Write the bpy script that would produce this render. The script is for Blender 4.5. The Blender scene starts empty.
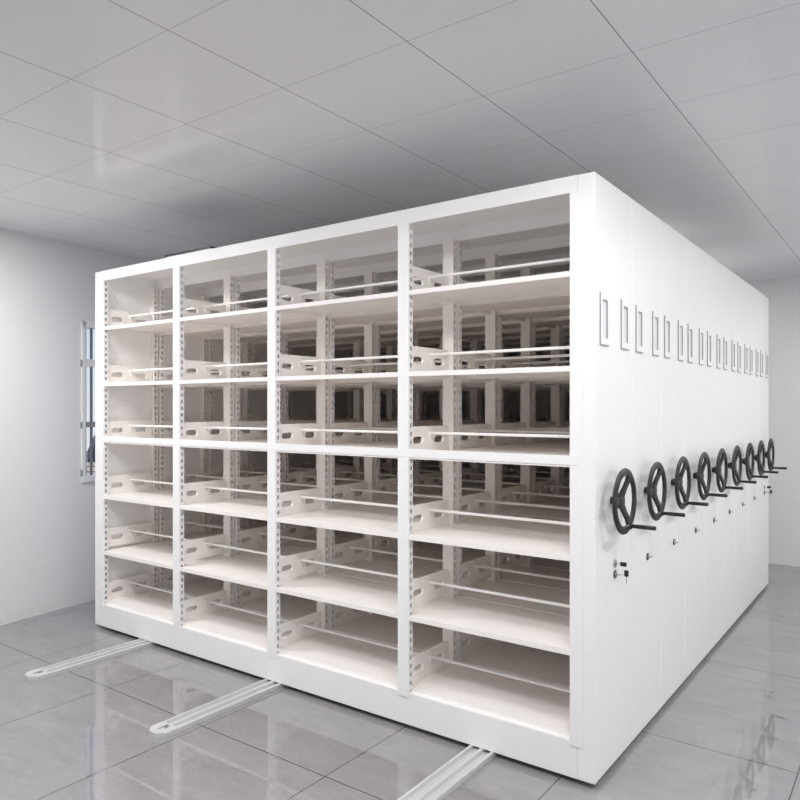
import bpy, bmesh, math
from mathutils import Vector, Matrix
PI = math.pi
scene = bpy.context.scene
COL = scene.collection
GAP = 0.023                      # cabinet bottoms stand this high above the floor

# ------------------------------------------------------------------ materials
def new_mat(name):
    m = bpy.data.materials.new(name); m.use_nodes = True
    return m, m.node_tree, m.node_tree.nodes['Principled BSDF']

def simple(name, col, rough=0.5, metal=0.0, spec=0.5, noise=0.0, scale=60.0):
    m, nt, b = new_mat(name)
    b.inputs['Roughness'].default_value = rough
    b.inputs['Metallic'].default_value = metal
    b.inputs['Specular IOR Level'].default_value = spec
    if noise > 0:
        tc = nt.nodes.new('ShaderNodeTexCoord'); n = nt.nodes.new('ShaderNodeTexNoise')
        n.inputs['Scale'].default_value = scale; n.inputs['Detail'].default_value = 3
        r = nt.nodes.new('ShaderNodeValToRGB')
        r.color_ramp.elements[0].position = 0.3; r.color_ramp.elements[1].position = 0.7
        r.color_ramp.elements[0].color = tuple(c * (1 - noise) for c in col) + (1,)
        r.color_ramp.elements[1].color = tuple(min(1, c * (1 + noise)) for c in col) + (1,)
        nt.links.new(tc.outputs['Object'], n.inputs['Vector'])
        nt.links.new(n.outputs['Fac'], r.inputs['Fac'])
        nt.links.new(r.outputs['Color'], b.inputs['Base Color'])
    else:
        b.inputs['Base Color'].default_value = tuple(col) + (1,)
    return m

M_WHITE = simple('white_powder_coat', (0.90, 0.893, 0.888), 0.42, 0, 0.35, 0.012, 350)
M_INNER = simple('white_bounce_warmed', (0.915, 0.883, 0.856), 0.5, 0, 0.3, 0.012, 350)  # same cabinet white, warmed to carry the bounced light inside
M_BLACK = simple('black_plastic', (0.013, 0.013, 0.017), 0.38, 0, 0.5, 0.1, 90)
M_GRIP = simple('black_grip', (0.016, 0.016, 0.019), 0.32, 0, 0.5, 0.1, 90)
M_EDGE_SHADE = simple('edge_shade_grey', (0.36, 0.36, 0.375), 0.45, 0, 0.4, 0.02, 90)  # stands for the shade along the label frames' edges
M_CHROME = simple('chrome', (0.55, 0.55, 0.57), 0.25, 1.0, 0.5, 0.05, 80)
M_DARKMET = simple('dark_metal', (0.06, 0.06, 0.065), 0.4, 0.6, 0.5, 0.1, 80)
M_RAIL = simple('rail_aluminium', (0.66, 0.66, 0.67), 0.38, 0.25, 0.5, 0.02, 120)
M_WALL = simple('wall_paint', (0.79, 0.79, 0.80), 0.85, 0, 0.2, 0.012, 40)
M_CARD = simple('label_card', (0.76, 0.76, 0.765), 0.6, 0, 0.3, 0.01, 100)
M_FRAMEW = simple('window_frame_white', (0.85, 0.85, 0.87), 0.4, 0, 0.4, 0.01, 60)
M_BARG = simple('window_bar_grey', (0.2, 0.2, 0.22), 0.45, 0.0, 0.4, 0.05, 60)
M_RAILG = simple('window_rail_grey', (0.3, 0.3, 0.31), 0.45, 0.0, 0.4, 0.05, 60)
M_DARKROOF = simple('dark_blue_roof', (0.02, 0.028, 0.05), 0.6, 0, 0.3, 0.2, 4)

def math_node(nt, op, a, b=None, c=None):
    n = nt.nodes.new('ShaderNodeMath'); n.operation = op
    for i, v in enumerate((a, b, c)):
        if v is None: continue
        if isinstance(v, (int, float)): n.inputs[i].default_value = v
        else: nt.links.new(v, n.inputs[i])
    return n.outputs[0]

def line_mask(nt, coord, origin, pitch, half):
    """1 within `half` metres of the lines coord = origin + k*pitch"""
    t = math_node(nt, 'DIVIDE', math_node(nt, 'SUBTRACT', coord, origin), pitch)
    f = math_node(nt, 'ABSOLUTE', math_node(nt, 'SUBTRACT', math_node(nt, 'FRACT', math_node(nt, 'ADD', t, 0.5)), 0.5))
    return math_node(nt, 'LESS_THAN', math_node(nt, 'MULTIPLY', f, pitch), half)

def mix_col(nt, fac, a, b):
    n = nt.nodes.new('ShaderNodeMix'); n.data_type = 'RGBA'
    for sock, v in ((n.inputs[0], fac), (n.inputs[6], a), (n.inputs[7], b)):
        if isinstance(v, tuple): sock.default_value = v
        elif isinstance(v, (int, float)): sock.default_value = v
        else: nt.links.new(v, sock)
    return n.outputs[2]

def floor_material():
    m, nt, b = new_mat('polished_grey_tile')
    tc = nt.nodes.new('ShaderNodeTexCoord'); sep = nt.nodes.new('ShaderNodeSeparateXYZ')
    nt.links.new(tc.outputs['Object'], sep.inputs[0])
    gx = line_mask(nt, sep.outputs[0], -0.927, 0.774, 0.0022)
    gy = line_mask(nt, sep.outputs[1], -0.538, 1.163, 0.0026)
    grout = math_node(nt, 'MAXIMUM', gx, gy)
    # per tile offset so the veins break at every joint
    ix = math_node(nt, 'FLOOR', math_node(nt, 'DIVIDE', math_node(nt, 'SUBTRACT', sep.outputs[0], -0.927), 0.774))
    iy = math_node(nt, 'FLOOR', math_node(nt, 'DIVIDE', math_node(nt, 'SUBTRACT', sep.outputs[1], -0.538), 1.163))
    cmb = nt.nodes.new('ShaderNodeCombineXYZ')
    nt.links.new(math_node(nt, 'ADD', sep.outputs[0], math_node(nt, 'MULTIPLY', iy, 3.7)), cmb.inputs[0])
    nt.links.new(math_node(nt, 'ADD', sep.outputs[1], math_node(nt, 'MULTIPLY', ix, 5.3)), cmb.inputs[1])
    mp = nt.nodes.new('ShaderNodeMapping'); mp.inputs['Rotation'].default_value = (0, 0, 0.5)
    mp.inputs['Scale'].default_value = (1.0, 2.2, 1.0)
    nt.links.new(cmb.outputs[0], mp.inputs['Vector'])
    n1 = nt.nodes.new('ShaderNodeTexNoise'); n1.inputs['Scale'].default_value = 2.6
    n1.inputs['Detail'].default_value = 6; n1.inputs['Roughness'].default_value = 0.6
    n1.inputs['Distortion'].default_value = 1.3
    n2 = nt.nodes.new('ShaderNodeTexNoise'); n2.inputs['Scale'].default_value = 4.5
    n2.inputs['Detail'].default_value = 5; n2.inputs['Distortion'].default_value = 2.2
    for n in (n1, n2): nt.links.new(mp.outputs[0], n.inputs['Vector'])
    r1 = nt.nodes.new('ShaderNodeValToRGB')
    r1.color_ramp.elements[0].position = 0.25; r1.color_ramp.elements[0].color = (0.25, 0.244, 0.254, 1)
    r1.color_ramp.elements[1].position = 0.8; r1.color_ramp.elements[1].color = (0.325, 0.317, 0.326, 1)
    nt.links.new(n1.outputs['Fac'], r1.inputs['Fac'])
    v = math_node(nt, 'ABSOLUTE', math_node(nt, 'SUBTRACT', n2.outputs['Fac'], 0.5))
    vein = nt.nodes.new('ShaderNodeMapRange'); vein.inputs['From Min'].default_value = 0.0
    vein.inputs['From Max'].default_value = 0.022; vein.inputs['To Min'].default_value = 0.22; vein.inputs['To Max'].default_value = 0.0
    nt.links.new(v, vein.inputs['Value'])
    c = mix_col(nt, vein.outputs[0], r1.outputs['Color'], (0.42, 0.412, 0.42, 1))
    c = mix_col(nt, grout, c, (0.035, 0.035, 0.04, 1))
    nt.links.new(c, b.inputs['Base Color'])
    rg = nt.nodes.new('ShaderNodeMapRange'); rg.inputs['To Min'].default_value = 0.0; rg.inputs['To Max'].default_value = 0.008
    nt.links.new(n1.outputs['Fac'], rg.inputs['Value'])
    nt.links.new(rg.outputs[0], b.inputs['Roughness'])
    b.inputs['Specular IOR Level'].default_value = 0.5; b.inputs['IOR'].default_value = 1.85
    return m

def ceiling_material():
    m, nt, b = new_mat('ceiling_panels')
    tc = nt.nodes.new('ShaderNodeTexCoord'); sep = nt.nodes.new('ShaderNodeSeparateXYZ')
    nt.links.new(tc.outputs['Object'], sep.inputs[0])
    gx = line_mask(nt, sep.outputs[0], 0.217, 0.5908, 0.0020)
    gy = line_mask(nt, sep.outputs[1], -0.219, 0.5205, 0.0009)
    g2 = math_node(nt, 'MAXIMUM', gx, gy)
    n1 = nt.nodes.new('ShaderNodeTexNoise'); n1.inputs['Scale'].default_value = 3
    nt.links.new(tc.outputs['Object'], n1.inputs['Vector'])
    base = mix_col(nt, n1.outputs['Fac'], (0.78, 0.78, 0.795, 1), (0.80, 0.80, 0.81, 1))
    nt.links.new(mix_col(nt, g2, base, (0.26, 0.26, 0.27, 1)), b.inputs['Base Color'])
    b.inputs['Roughness'].default_value = 0.12
    b.inputs['Specular IOR Level'].default_value = 0.1
    return m

def glass_material():
    m = bpy.data.materials.new('window_glass'); m.use_nodes = True; nt = m.node_tree
    for n in list(nt.nodes): nt.nodes.remove(n)
    out = nt.nodes.new('ShaderNodeOutputMaterial'); mx = nt.nodes.new('ShaderNodeMixShader')
    tr = nt.nodes.new('ShaderNodeBsdfTransparent'); gl = nt.nodes.new('ShaderNodeBsdfGlossy')
    gl.inputs['Roughness'].default_value = 0.02; tr.inputs['Color'].default_value = (0.95, 0.97, 1, 1)
    mx.inputs[0].default_value = 0.06
    nt.links.new(tr.outputs[0], mx.inputs[1]); nt.links.new(gl.outputs[0], mx.inputs[2])
    nt.links.new(mx.outputs[0], out.inputs[0])
    return m

def brick_material():
    m, nt, b = new_mat('pale_brick')
    tc = nt.nodes.new('ShaderNodeTexCoord'); br = nt.nodes.new('ShaderNodeTexBrick')
    sp = nt.nodes.new('ShaderNodeSeparateXYZ'); mp = nt.nodes.new('ShaderNodeCombineXYZ')
    nt.links.new(tc.outputs['Object'], sp.inputs[0]); nt.links.new(sp.outputs[1], mp.inputs[0]); nt.links.new(sp.outputs[2], mp.inputs[1])
    nt.links.new(mp.outputs[0], br.inputs['Vector'])
    br.inputs['Scale'].default_value = 1.3; br.inputs['Mortar Size'].default_value = 0.035
    br.inputs['Color1'].default_value = (0.85, 0.80, 0.74, 1); br.inputs['Color2'].default_value = (0.8, 0.72, 0.62, 1)
    br.inputs['Mortar'].default_value = (0.45, 0.22, 0.08, 1)
    nt.links.new(br.outputs['Color'], b.inputs['Base Color']); b.inputs['Roughness'].default_value = 0.8
    return m

M_FLOOR, M_CEIL, M_GLASS, M_BRICK = floor_material(), ceiling_material(), glass_material(), brick_material()

# ------------------------------------------------------------------ mesh helpers
class MB:
    """collects boxes, prisms and tubes into one mesh"""
    def __init__(self): self.bm = bmesh.new()
    def box(self, x0, x1, y0, y1, z0, z1, bevel=0.0, seg=2):
        b = bmesh.new()
        v = [b.verts.new((x, y, z)) for z in (z0, z1) for y in (y0, y1) for x in (x0, x1)]
        for f in ((0, 2, 3, 1), (4, 5, 7, 6), (0, 1, 5, 4), (2, 6, 7, 3), (0, 4, 6, 2), (1, 3, 7, 5)):
            b.faces.new([v[i] for i in f])
        if bevel > 0:
            bmesh.ops.bevel(b, geom=b.edges[:], offset=bevel, segments=seg, profile=0.5, affect='EDGES')
        self.merge(b); return self
    def quad(self, *pts):
        self.bm.faces.new([self.bm.verts.new(p) for p in pts]); return self
    def merge(self, b, mat=None):
        if mat is not None: b.transform(mat)
        me = bpy.data.meshes.new('tmp'); b.to_mesh(me); b.free()
        self.bm.from_mesh(me); bpy.data.meshes.remove(me); return self
    def tube(self, p, q, r, n=10, r2=None):
        p, q = Vector(p), Vector(q); d = q - p
        b = bmesh.new()
        bmesh.ops.create_cone(b, cap_ends=True, segments=n, radius1=r, radius2=r if r2 is None else r2, depth=d.length)
        M = Matrix.Translation((p + q) / 2) @ d.to_track_quat('Z', 'Y').to_matrix().to_4x4()
        return self.merge(b, M)
    def lathe_x(self, prof, cx, cy, cz, n=24, closed=False):
        """profile [(x, r)] turned round the x axis"""
        b = bmesh.new(); rings = []
        for (x, r) in prof:
            rings.append([b.verts.new((cx + x, cy + r * math.cos(2 * PI * k / n), cz + r * math.sin(2 * PI * k / n))) for k in range(n)])
        m = len(rings)
        for i in range(m if closed else m - 1):
            a, c = rings[i], rings[(i + 1) % m]
            for k in range(n):
                b.faces.new((a[k], a[(k + 1) % n], c[(k + 1) % n], c[k]))
        if not closed:
            b.faces.new(rings[0][::-1]); b.faces.new(rings[-1])
        bmesh.ops.recalc_face_normals(b, faces=b.faces[:])
        return self.merge(b)
    def prism(self, outline, axis, a0, a1, holes=()):
        """flat outline (with holes) extruded along an axis: 0 = x (outline is y,z), 1 = y (x,z), 2 = z (x,y)"""
        b = bmesh.new(); edges = []
        def P(p, a):
            return {0: (a, p[0], p[1]), 1: (p[0], a, p[1]), 2: (p[0], p[1], a)}[axis]
        for loop in (outline,) + tuple(holes):
            vs = [b.verts.new(P(p, a0)) for p in loop]
            edges += [b.edges.new((vs[i], vs[(i + 1) % len(vs)])) for i in range(len(vs))]
        if holes:
            bmesh.ops.triangle_fill(b, use_beauty=True, use_dissolve=False, edges=edges)
        else:
            b.faces.new(b.verts[:])
        ext = bmesh.ops.extrude_face_region(b, geom=b.faces[:])
        dv = Vector(P((0, 0), a1)) - Vector(P((0, 0), a0))
        bmesh.ops.translate(b, verts=[e for e in ext['geom'] if isinstance(e, bmesh.types.BMVert)], vec=dv)
        bmesh.ops.recalc_face_normals(b, faces=b.faces[:])
        return self.merge(b)
    def build(self, name, mat, parent=None, smooth=False):
        me = bpy.data.meshes.new(name); self.bm.to_mesh(me); self.bm.free()
        me.materials.append(mat)
        if smooth:
            me.polygons.foreach_set('use_smooth', [True] * len(me.polygons))
            try: me.set_sharp_from_angle(angle=math.radians(40))
            except Exception: pass
        o = bpy.data.objects.new(name, me); COL.objects.link(o)
        if parent is not None: o.parent = parent
        return o

def mesh_copy(o, name, parent, loc):
    c = o.copy(); c.name = name; COL.objects.link(c); c.parent = parent; c.location = loc
    return c

def thing(name, label, cat, loc=(0, 0, 0), group=None):
    o = bpy.data.objects.new(name, None); COL.objects.link(o); o.location = loc
    o.empty_display_size = 0.1
    o['label'] = label; o['category'] = cat
    if group: o['group'] = group
    return o

def tag(o, label, cat, group=None):
    o['label'] = label; o['category'] = cat
    if group: o['group'] = group
    return o

def copy_tree(o, parent=None):
    c = o.copy(); COL.objects.link(c)
    if parent is not None: c.parent = parent
    for ch in list(o.children): copy_tree(ch, c)
    return c

# ------------------------------------------------------------------ the room
WL_X, TH = -4.13, math.atan(0.125)          # left wall: passes x = -4.13 at y = 0 and leans away
Y_BACK, Y_REAR, X_RIGHT, Z_C = 4.945, -5.2, 3.3, 2.735
def left_x(y): return WL_X - 0.125 * y
CORN = [(left_x(Y_REAR), Y_REAR), (X_RIGHT, Y_REAR), (X_RIGHT, Y_BACK), (left_x(Y_BACK), Y_BACK)]

def struct(o): o['kind'] = 'structure'; return o
struct(MB().prism(CORN, 2, -0.12, 0.0).build('floor', M_FLOOR))
struct(MB().prism(CORN, 2, Z_C, Z_C + 0.12).build('ceiling', M_CEIL))
struct(MB().box(left_x(Y_BACK) - 0.2, X_RIGHT, Y_BACK, Y_BACK + 0.15, 0, Z_C).build('wall_back', M_WALL))
struct(MB().box(left_x(Y_REAR), X_RIGHT, Y_REAR - 0.15, Y_REAR, 0, Z_C).build('wall_front', M_WALL))
struct(MB().box(X_RIGHT, X_RIGHT + 0.15, Y_REAR - 0.15, Y_BACK + 0.15, 0, Z_C).build('wall_right', M_WALL))

# left wall with its window, in wall coordinates: s along the wall, outward is -x
cT = math.cos(TH)
WS0, WS1, WZ0, WZ1 = 0.268, 1.75, 0.925, 2.165
s0, s1 = Y_REAR / cT - 0.2, Y_BACK / cT + 0.2
wl = MB()
wl.box(-0.16, 0, s0, WS0, 0, Z_C); wl.box(-0.16, 0, WS1, s1, 0, Z_C)
wl.box(-0.16, 0, WS0, WS1, 0, WZ0); wl.box(-0.16, 0, WS0, WS1, WZ1, Z_C)
wl = struct(wl.build('wall_left', M_WALL)); wl.location = (WL_X, 0, 0); wl.rotation_euler = (0, 0, TH)

win = struct(MB().box(-0.155, 0.012, WS0, WS0 + 0.034, WZ0, WZ1, 0.003).box(-0.155, 0.012, WS1 - 0.036, WS1, WZ0, WZ1, 0.003)
             .box(-0.13, 0.012, WS0, WS1, WZ1 - 0.045, WZ1, 0.003).box(-0.13, 0.016, WS0, WS1, WZ0, WZ0 + 0.05, 0.003)
             .build('window_1', M_FRAMEW))
win.location = (WL_X, 0, 0); win.rotation_euler = (0, 0, TH)
def wpart(mb, name, mat):
    return mb.build(name, mat, win)
wpart(MB().box(-0.030, 0.004, WS0 + 0.034, WS1 - 0.036, 1.818, 1.876, 0.002), 'transom', M_FRAMEW)
wpart(MB().box(-0.030, 0.004, WS0 + 0.034, WS1 - 0.036, 1.348, 1.390, 0.002), 'window_rail', M_RAILG)
wpart(MB().box(-0.010, 0.0, WS0 + 0.034, WS0 + 0.046, WZ0 + 0.05, WZ1 - 0.045), 'gasket', M_BARG)
k = 0; s = WS0 + 0.096
while s < WS1 - 0.06:
    wpart(MB().box(-0.016, -0.002, s - 0.008, s + 0.008, WZ0 + 0.05, WZ1 - 0.045), 'window_bar', M_BARG)
    s += 0.11
wpart(MB().box(-0.024, -0.018, WS0 + 0.03, WS1 - 0.03, WZ0 + 0.045, WZ1 - 0.04), 'window_pane', M_GLASS)
for zz in (1.84, 1.365, 1.0):
    wpart(MB().box(-0.004, 0.014, WS0 - 0.006, WS0 + 0.002, zz - 0.025, zz + 0.025), 'hinge', M_RAILG)

# what shows low in the window: a pale brick house with a dark roof
house = thing('house', 'pale brick house with a dark blue roof outside the window', 'house', (-23.2, 11.31, -6.0))
house.rotation_euler = (0, 0, -PI / 6)
MB().box(-7, 0, -0.6, 9, 0, 5.55).build('wall', M_BRICK, house)
MB().prism([(0.04, 5.55), (9.3, 5.55), (9.3, 6.7), (0.62, 6.7), (0.30, 6.2)], 0, -6.8, 0.2).build('roof', M_DARKROOF, house)

# ------------------------------------------------------------------ shelving unit (built at the front, then copied back)
PITCH, DEP = 0.4415, 0.4370
XL, XR = -3.523, 0.0                          # outer faces of the side panels
XLI, XRI = -3.463, -0.072                     # their inner faces
POSTS = [(-3.482, -3.419), (-2.662, -2.598), (-1.834, -1.770), (-0.956, -0.893), (-0.104, -0.048)]
CENT = [-3.437, -2.627, -1.799, -0.921, -0.088]          # the bracket planes, at the posts' middles
BAYS = [(POSTS[i][1], POSTS[i + 1][0]) for i in range(4)]
SHELVES = [0.166, 0.508, 0.884, 1.260, 1.643, 2.022]   # top faces; the fourth sits a little below the beam's top
SLIP = 0.022
ZTOP, ZFAS = 2.40, 2.333

unit = thing('mobile_shelving_unit', '', 'shelving', (0, 0, GAP))

# end panels
e = MB().box(XRI, XR, 0, DEP, 0, ZTOP, 0.005, 3)
for zt in (2.03, 1.665, 1.27, 0.885, 0.52):    # small folded joints on the front edge of the panel
    e.box(-0.036, -0.012, -0.0012, 0.001, zt - 0.003, zt + 0.003)
e.build('end_panel', M_WHITE, unit)
MB().box(XL, XLI, 0, DEP, 0, ZTOP, 0.004, 2).build('end_panel', M_WHITE, unit)

# top: a folded sheet with front and rear fascia
MB().box(XLI, XRI, 0.0, DEP, ZTOP - 0.004, ZTOP).box(XLI, XRI, 0.0, 0.004, ZFAS, ZTOP - 0.004)\
    .box(XLI, XRI, DEP - 0.004, DEP, ZFAS, ZTOP - 0.004).build('top_panel', M_WHITE, unit)

# base: front and rear skirts joined by a ledge
MB().box(XLI, XRI, 0.002, 0.03, 0, 0.149, 0.002).box(XLI, XRI, DEP - 0.03, DEP - 0.002, 0, 0.149, 0.002)\
    .box(XLI, XRI, 0.03, DEP - 0.03, 0.139, 0.149).build('base_frame', M_WHITE, unit)

# stiffening beam across all bays at the fourth shelf
beam = MB().box(-3.445, -0.066, -0.004, 0.0005, 1.247, 1.2845, 0.001).build('cross_beam', M_WHITE, None)

# perforated uprights
def upright_mesh(w, lip_or_shade):
    """hollow post, front plain, both sides a ladder of slots; local x 0..w, y 0..0.033"""
    b = MB(); d = 0.033; z0, z1 = 0.130, ZFAS + 0.002
    if w > 0.05 or True:
        c = 0.002
        b.quad((c, -lip_or_shade, z0), (w - c, -lip_or_shade, z0), (w - c, -lip_or_shade, z1), (c, -lip_or_shade, z1))
        b.quad((0, c - lip_or_shade, z0), (c, -lip_or_shade, z0), (c, -lip_or_shade, z1), (0, c - lip_or_shade, z1))
        b.quad((w - c, -lip_or_shade, z0), (w, c - lip_or_shade, z0), (w, c - lip_or_shade, z1), (w - c, -lip_or_shade, z1))
        b.quad((0, c - lip_or_shade, z0), (0, c - lip_or_shade, z1), (w, c - lip_or_shade, z1), (w, c - lip_or_shade, z0))
    b.quad((w, d, z0), (0, d, z0), (0, d, z1), (w, d, z1))
    b.quad((0, -lip_or_shade + 0.002, z0), (0, d, z0), (w, d, z0), (w, -lip_or_shade + 0.002, z0))
    ya, yb = 0.0125, 0.0235                       # slot edges
    n = 55; p = (z1 - z0) / n
    for x in (0.0, w):
        b.quad((x, -lip_or_shade + 0.002, z0), (x, ya, z0), (x, ya, z1), (x, -lip_or_shade + 0.002, z1))
        b.quad((x, yb, z0), (x, d, z0), (x, d, z1), (x, yb, z1))
        for k in range(n + 1):
            a = z0 if k == 0 else z0 + k * p - (p - 0.0205) / 2
            c2 = z1 if k == n else z0 + k * p + (p - 0.0205) / 2
            b.quad((x, ya, a), (x, yb, a), (x, yb, c2), (x, ya, c2))
    return b
cache = {}
for i, (a, c) in enumerate(POSTS):
    w = round(c - a, 3)
    if w not in cache:
        o = upright_mesh(w, 0.0025).build('upright', M_WHITE, unit); cache[w] = o
        o.location = (a, 0, 0)
    else:
        mesh_copy(cache[w], 'upright', unit, (a, 0, 0))
    if ('rear', w) not in cache:                                   # rear ones stand back to front
        r = upright_mesh(w, 0.0025).build('upright', M_INNER, unit); cache[('rear', w)] = r
        r.location = (c, 0.4235, 0)
    else: r = mesh_copy(cache[('rear', w)], 'upright', unit, (c, 0.4235, 0))
    r.rotation_euler = (0, 0, PI)

# shelves, brackets and rods
def oval(cy, cz, L, h, n=8):
    r = h / 2; pts = []
    for k in range(n + 1):
        t = -PI / 2 + PI * k / n; pts.append((cy + L / 2 - r + r * math.cos(t), cz + r * math.sin(t)))
    for k in range(n + 1):
        t = PI / 2 + PI * k / n; pts.append((cy - L / 2 + r + r * math.cos(t), cz + r * math.sin(t)))
    return pts
BT = 0.0065                                    # half thickness of the folded bracket
def bracket_mesh():
    b = MB(); c = 0.022
    out = [(0.0345, 0.0005), (0.382, 0.0005), (0.382, 0.126 - c)] + [(0.382 - c + c * math.sin(t), 0.126 - c + c * math.cos(t)) for t in (1.05, 0.52, 0.0)] + [(0.0345, 0.126)]
    b.prism(out, 0, -BT, BT, holes=(oval(0.110, 0.061, 0.088, 0.034), oval(0.294, 0.061, 0.088, 0.034)))
    for sx in (-1, 1):                         # pressed triangular fold under the rod on either face
        x = sx * BT
        b.quad((x, 0.200, 0.098), (x, 0.200, 0.060), (x + sx * 0.006, 0.208, 0.096))
        b.quad((x, 0.200, 0.060), (x, 0.240, 0.020), (x + sx * 0.006, 0.208, 0.096))
        b.quad((x, 0.240, 0.020), (x, 0.216, 0.098), (x + sx * 0.006, 0.208, 0.096))
        b.quad((x, 0.216, 0.098), (x, 0.200, 0.098), (x + sx * 0.006, 0.208, 0.096))
    return b
def shelf_mesh(a, x0, x1, c, bottom):
    """a..c reaches to the bracket planes, x0..x1 is the opening between the uprights"""
    b = MB(); y0 = 0.030 if bottom else 0.0005; y1 = DEP - 0.013; h = 0.017 if bottom else SLIP
    ym, yn = 0.034, 0.3875
    b.box(x0, x1, y0, ym, -0.002, 0); b.box(a, c, ym, yn, -0.002, 0); b.box(x0, x1, yn, y1, -0.002, 0)
    b.box(x0, x1, y0, y0 + 0.0015, -h, -0.002); b.box(x0, x1, y1 - 0.0015, y1, -h, -0.002)
    b.box(x0, x1, y0 + 0.0015, y0 + 0.014, -h, -h + 0.0015); b.box(x0, x1, y1 - 0.014, y1 - 0.0015, -h, -h + 0.0015)
    b.box(a, a + 0.0015, ym, yn, -h, -0.002); b.box(c - 0.0015, c, ym, yn, -h, -0.002)
    return b
for j, (x0, x1) in enumerate(BAYS):
    sh0 = rod0 = None
    a = max(CENT[j] + 0.0005, XLI + 0.001) - x0 if j else XLI + 0.0005 - x0
    c = (CENT[j + 1] - 0.0005 if j < 3 else XRI - 0.0005) - x0
    ra, rc = CENT[j] + BT - x0, CENT[j + 1] - BT - x0
    for i, z in enumerate(SHELVES):
        if i == 0: shelf_mesh(a, 0, x1 - x0, c, True).build('shelf', M_INNER, unit).location = (x0, 0, z)
        elif sh0 is None:
            sh0 = shelf_mesh(a, 0, x1 - x0, c, False).build('shelf', M_INNER, unit); sh0.location = (x0, 0, z)
        else: mesh_copy(sh0, 'shelf', unit, (x0, 0, z))
        if rod0 is None:
            rod0 = MB().tube((ra, 0.206, 0.092), (rc, 0.206, 0.092), 0.0070, 10).build('rod', M_WHITE, unit, True)
            rod0.location = (x0, 0, z)
        else: mesh_copy(rod0, 'rod', unit, (x0, 0, z + (0.022 if i == 1 else 0)))
br0 = None
LIFT = {1: 0.022}                              # the second tier's brackets hang one slot higher
for x in CENT:
    for i, z in enumerate(SHELVES):
        z = z + LIFT.get(i, 0.0)
        if br0 is None:
            br0 = bracket_mesh().build('bracket', M_INNER, unit); br0.location = (x, 0, z)
        else: mesh_copy(br0, 'bracket', unit, (x, 0, z))

# label holders on the end panel
def holder(y0, y1):
    z0, z1 = 1.728, 1.935; t = 0.016
    h = MB().box(0, 0.007, y0, y0 + t, z0, z1, 0.0015).box(0, 0.007, y1 - t, y1, z0, z1, 0.0015)\
        .box(0, 0.007, y0 + t, y1 - t, z0, z0 + 0.026, 0.0015).box(0, 0.007, y0 + t, y1 - t, z1 - 0.026, z1, 0.0015)\
        .build('label_holder', M_WHITE, unit)
    MB().box(0, 0.0015, y0 + t, y1 - t, z0 + 0.026, z1 - 0.026).build('card', M_CARD, h)
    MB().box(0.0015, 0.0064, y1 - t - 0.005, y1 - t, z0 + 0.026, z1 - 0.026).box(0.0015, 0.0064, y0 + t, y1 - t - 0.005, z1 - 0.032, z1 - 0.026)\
        .box(0.0, 0.0050, y0 - 0.003, y0, z0, z1).box(0.0, 0.0050, y0, y1, z0 - 0.004, z0).build('lip_or_shade', M_EDGE_SHADE, h)  # added grey strips: the frame's edge shade put into colour
    return h
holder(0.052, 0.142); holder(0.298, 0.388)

# handwheel
WX, WY, WZ, WR = 0.056, 0.182, 1.095, 0.1185
rim = MB(); N = 48
prof = []
for k in range(12):
    t = 2 * PI * k / 12; prof.append((0.0090 * math.cos(t), WR + 0.0168 * math.sin(t)))
rim.lathe_x(prof, WX, WY, WZ, N, True)
wheel = rim.build('handwheel', M_BLACK, unit, True)
MB().lathe_x([(-0.056, 0.015), (-0.052, 0.015), (-0.034, 0.024), (-0.030, 0.031), (-0.018, 0.032), (-0.008, 0.027), (-0.006, 0.014)],
             WX, WY, WZ, 24).build('hub', M_BLACK, wheel, True)
for ang in (60, 180, 300):
    a = math.radians(ang); ca, sa = math.cos(a), math.sin(a)
    pts = []
    for (r, hw) in ((0.020, 0.017), (0.055, 0.0115), (0.085, 0.0115), (0.112, 0.020)): pts.append((r, hw))
    outl = [(WY + r * ca - hw * sa, WZ + r * sa + hw * ca) for r, hw in pts] + [(WY + r * ca + hw * sa, WZ + r * sa - hw * ca) for r, hw in reversed(pts)]
    sp = MB().prism(outl, 0, -0.007, 0.007)
    for v in sp.bm.verts:      # the wheel is dished: spokes run outward from the hub to the rim
        rr = math.hypot(v.co.y - WY, v.co.z - WZ); v.co.x += WX - 0.024 * max(0.0, 1 - rr / 0.108)
    sp.build('spoke', M_BLACK, wheel)
ha = math.radians(-62); hy, hz = WY + 0.122 * math.cos(ha), WZ + 0.122 * math.sin(ha)
MB().lathe_x([(0.0, 0.016), (0.012, 0.015), (0.016, 0.0078), (0.024, 0.0082), (0.070, 0.0090), (0.106, 0.0092), (0.111, 0.0075), (0.112, 0.003)],
             WX - 0.004, hy, hz, 16).build('crank_handle', M_GRIP, wheel, True)

# lock with its pin
LY, LZ = 0.222, 0.783
lock = MB().lathe_x([(0, 0.0165), (0.004, 0.0165), (0.005, 0.013)], 0, LY, LZ, 20).build('lock', M_DARKMET, unit, True)
MB().lathe_x([(0.003, 0.0125), (0.0065, 0.0125), (0.008, 0.010)], 0, LY, LZ, 20).build('lock_face', M_CHROME, lock, True)
MB().tube((0.003, LY, LZ), (0.022, LY, LZ), 0.0035, 10).build('lock_pin', M_CHROME, lock, True)

# the copies behind
GROUP = 'white mobile shelving units standing in a row'
ORD = ['second', 'third', 'fourth', 'fifth', 'sixth', 'seventh', 'eighth']
units = [unit] + [copy_tree(unit) for _ in range(8)]
beam.parent = unit
for i, u in enumerate(units):
    u.location = (0, i * PITCH, GAP)
    if i == 0: lab = 'white shelving unit at the front of the row, its open bays facing the viewer'
    elif i == 8: lab = 'white shelving unit at the far end of the row, nearest the back wall'
    else: lab = f'white shelving unit standing {ORD[i - 1]} from the front of the row'
    tag(u, lab, 'shelving', GROUP)
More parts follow.
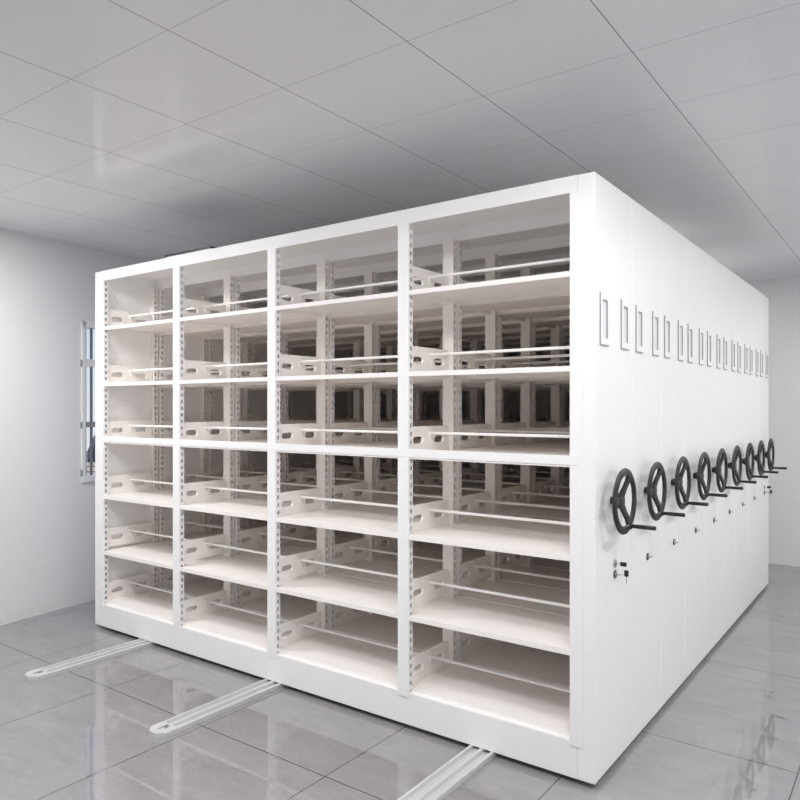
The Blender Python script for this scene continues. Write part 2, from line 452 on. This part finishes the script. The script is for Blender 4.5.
# second lock on the first and last unit, and a back sheet on the last
for u in (units[0], units[8]):
    MB().lathe_x([(0, 0.0165), (0.004, 0.0165), (0.006, 0.013), (0.007, 0.006)], 0, LY, 0.829, 20).build('lock', M_CHROME, u, True)
MB().box(XLI, XRI, DEP - 0.002, DEP + 0.001, 0.149, ZFAS).build('back_panel', M_WHITE, units[8])

# keys with black heads in the locks of the first and the last unit
def key(base_y, z, hang, label):
    t = thing('key', label, 'key', (0.0, base_y, z + GAP), 'black-headed keys in the shelving locks')
    if hang:      # blade in the lower lock, head drooping
        MB().tube((0.022, 0, 0), (0.042, 0, 0.004), 0.0018, 8).build('blade', M_CHROME, t)
        MB().box(0.040, 0.058, -0.004, 0.004, -0.003, 0.023, 0.003).build('key_head', M_BLACK, t)
        MB().box(0.0475, 0.0505, -0.002, 0.002, -0.030, -0.003).build('spare_blade', M_CHROME, t)
    else:
        MB().tube((0.007, 0, 0), (0.024, 0, 0), 0.002, 8).build('blade', M_CHROME, t)
        MB().box(0.023, 0.050, -0.004, 0.004, -0.009, 0.009, 0.003).build('key_head', M_BLACK, t)
    return t
for i, where in ((0, 'on the front shelving unit'), (8, 'on the farthest shelving unit')):
    key(i * PITCH + LY, 0.829, False, 'black-headed key pushed into the upper lock ' + where)
    key(i * PITCH + LY, LZ, True, 'black-headed key hanging from the lower lock ' + where)

# ------------------------------------------------------------------ thin cover plate lying on the front unit's top
pl = thing('cover_plate', 'thin dark cover plate lying on top of the front shelving unit', 'plate', (-2.50, 0.06, ZTOP + GAP))
MB().box(-0.235, 0.185, -0.055, 0.20, 0, 0.007, 0.001).build('tray', M_WHITE, pl)
MB().box(-0.25, 0.185, -0.06, 0.21, 0.007, 0.019).build('lid', M_DARKMET, pl)

# ------------------------------------------------------------------ floor rails
RW = 0.118
RLAB = ['leftmost of the three silver floor rails, its chamfered end nearest the left wall', 'middle one of the three silver floor rails, its chamfered end on the tiles',
        'rightmost of the three silver floor rails, running out at the bottom of the photo']
def make_rail(x, lab):
    t = thing('floor_rail', lab, 'rail', (x, -0.745, 0), 'silver floor rails under the shelving')
    h = RW / 2; R = 0.0228; V = 0.008
    sec = [(-h, 0), (h, 0), (h, R - 0.003), (h - 0.002, R), (h - 0.013, R), (h - 0.015, V), (0.009, V), (0.007, R), (-0.007, R), (-0.009, V),
           (-h + 0.015, V), (-h + 0.013, R), (-h + 0.002, R), (-h, R - 0.003)]
    MB().prism(sec, 1, 0.10, 4.80).build('track', M_RAIL, t)
    c = 0.035
    out = [(-h, 0.1), (-h, c), (-h + c, 0.0), (h - c, 0.0), (h, c), (h, 0.1)]
    hole = [(-0.022, 0.040), (0.022, 0.040), (0.022, 0.098), (-0.022, 0.098)]
    MB().prism(out, 2, 0.0, 0.014).prism(out, 2, 0.014, R, holes=([(-0.017, 0.036), (0.017, 0.036), (0.017, 0.092), (-0.017, 0.092)],)).build('end_cap', M_RAIL, t)
    MB().tube((0.004, 0.072, 0.013), (0.004, 0.072, 0.027), 0.0095, 12).build('bolt', M_CHROME, t, True)
    return t
for x, lab in zip((-2.945, -1.795, -0.508), RLAB): make_rail(x, lab)

# ------------------------------------------------------------------ light
def area(name, x, y, z, sx, sy, power, col=(1, 0.985, 0.965), rot=(0, 0, 0)):
    l = bpy.data.lights.new(name, 'AREA'); l.shape = 'RECTANGLE'; l.size = sx; l.size_y = sy
    l.energy = power; l.color = col
    o = bpy.data.objects.new(name, l); COL.objects.link(o); o.location = (x, y, z); o.rotation_euler = rot
    return o
for (x, y, p) in ((-3.05, -1.08, 62), (-1.75, -1.75, 40), (-0.6, -1.6, 40), (0.5, -0.9, 34), (1.4, 0.3, 32), (1.5, 1.9, 38), (1.5, 3.5, 50),
                  (2.7, -1.6, 24), (-1.6, -3.6, 6), (0.8, -3.6, 6), (-2.8, 4.0, 12), (-1.0, 4.0, 12)):  # unseen lamps; the rear pair and the pair over the cabinet are added fill
    area('ceiling_or_fill_light', x, y, Z_C - 0.015, 0.4, 0.4, p, (1, 0.992, 0.99))
# added fill from behind and beside the viewer; no windows stand there
area('fill_light', -0.6, Y_REAR + 0.05, 1.55, 3.4, 1.4, 6, (0.95, 0.975, 1.0), (PI / 2, 0, 0))
area('fill_light', X_RIGHT - 0.05, -1.6, 1.55, 3.2, 1.4, 38, (0.95, 0.975, 1.0), (PI / 2, 0, PI / 2))

w = bpy.data.worlds.new('sky'); scene.world = w; w.use_nodes = True
nt = w.node_tree; bg = nt.nodes['Background']
tc = nt.nodes.new('ShaderNodeTexCoord'); sp = nt.nodes.new('ShaderNodeSeparateXYZ'); rp = nt.nodes.new('ShaderNodeValToRGB')
nt.links.new(tc.outputs['Generated'], sp.inputs[0]); nt.links.new(sp.outputs[2], rp.inputs['Fac'])
rp.color_ramp.elements[0].position = 0.0; rp.color_ramp.elements[0].color = (0.93, 0.96, 1.0, 1)
rp.color_ramp.elements[1].position = 0.25; rp.color_ramp.elements[1].color = (0.60, 0.74, 0.96, 1)
nt.links.new(rp.outputs['Color'], bg.inputs['Color']); bg.inputs['Strength'].default_value = 1.9

# ------------------------------------------------------------------ camera
cam = bpy.data.cameras.new('camera'); co = bpy.data.objects.new('camera', cam); COL.objects.link(co)
co.location = (1.02165, -2.69015, 1.49762)
co.rotation_euler = (PI / 2, 0, 0.630804)
cam.sensor_fit = 'HORIZONTAL'; cam.sensor_width = 36.0; cam.lens = 710.508 / 800 * 36.0
cam.shift_y = 7.951 / 800
cam.clip_start = 0.05
scene.camera = co

vs = scene.view_settings
vs.view_transform = 'Standard'; vs.look = 'None'; vs.gamma = 1.0; vs.use_curve_mapping = False
vs.exposure = -0.97
scene.cycles.max_bounces = 18; scene.cycles.diffuse_bounces = 14; scene.cycles.glossy_bounces = 4
scene.cycles.transparent_max_bounces = 12
scene.cycles.use_denoising = True
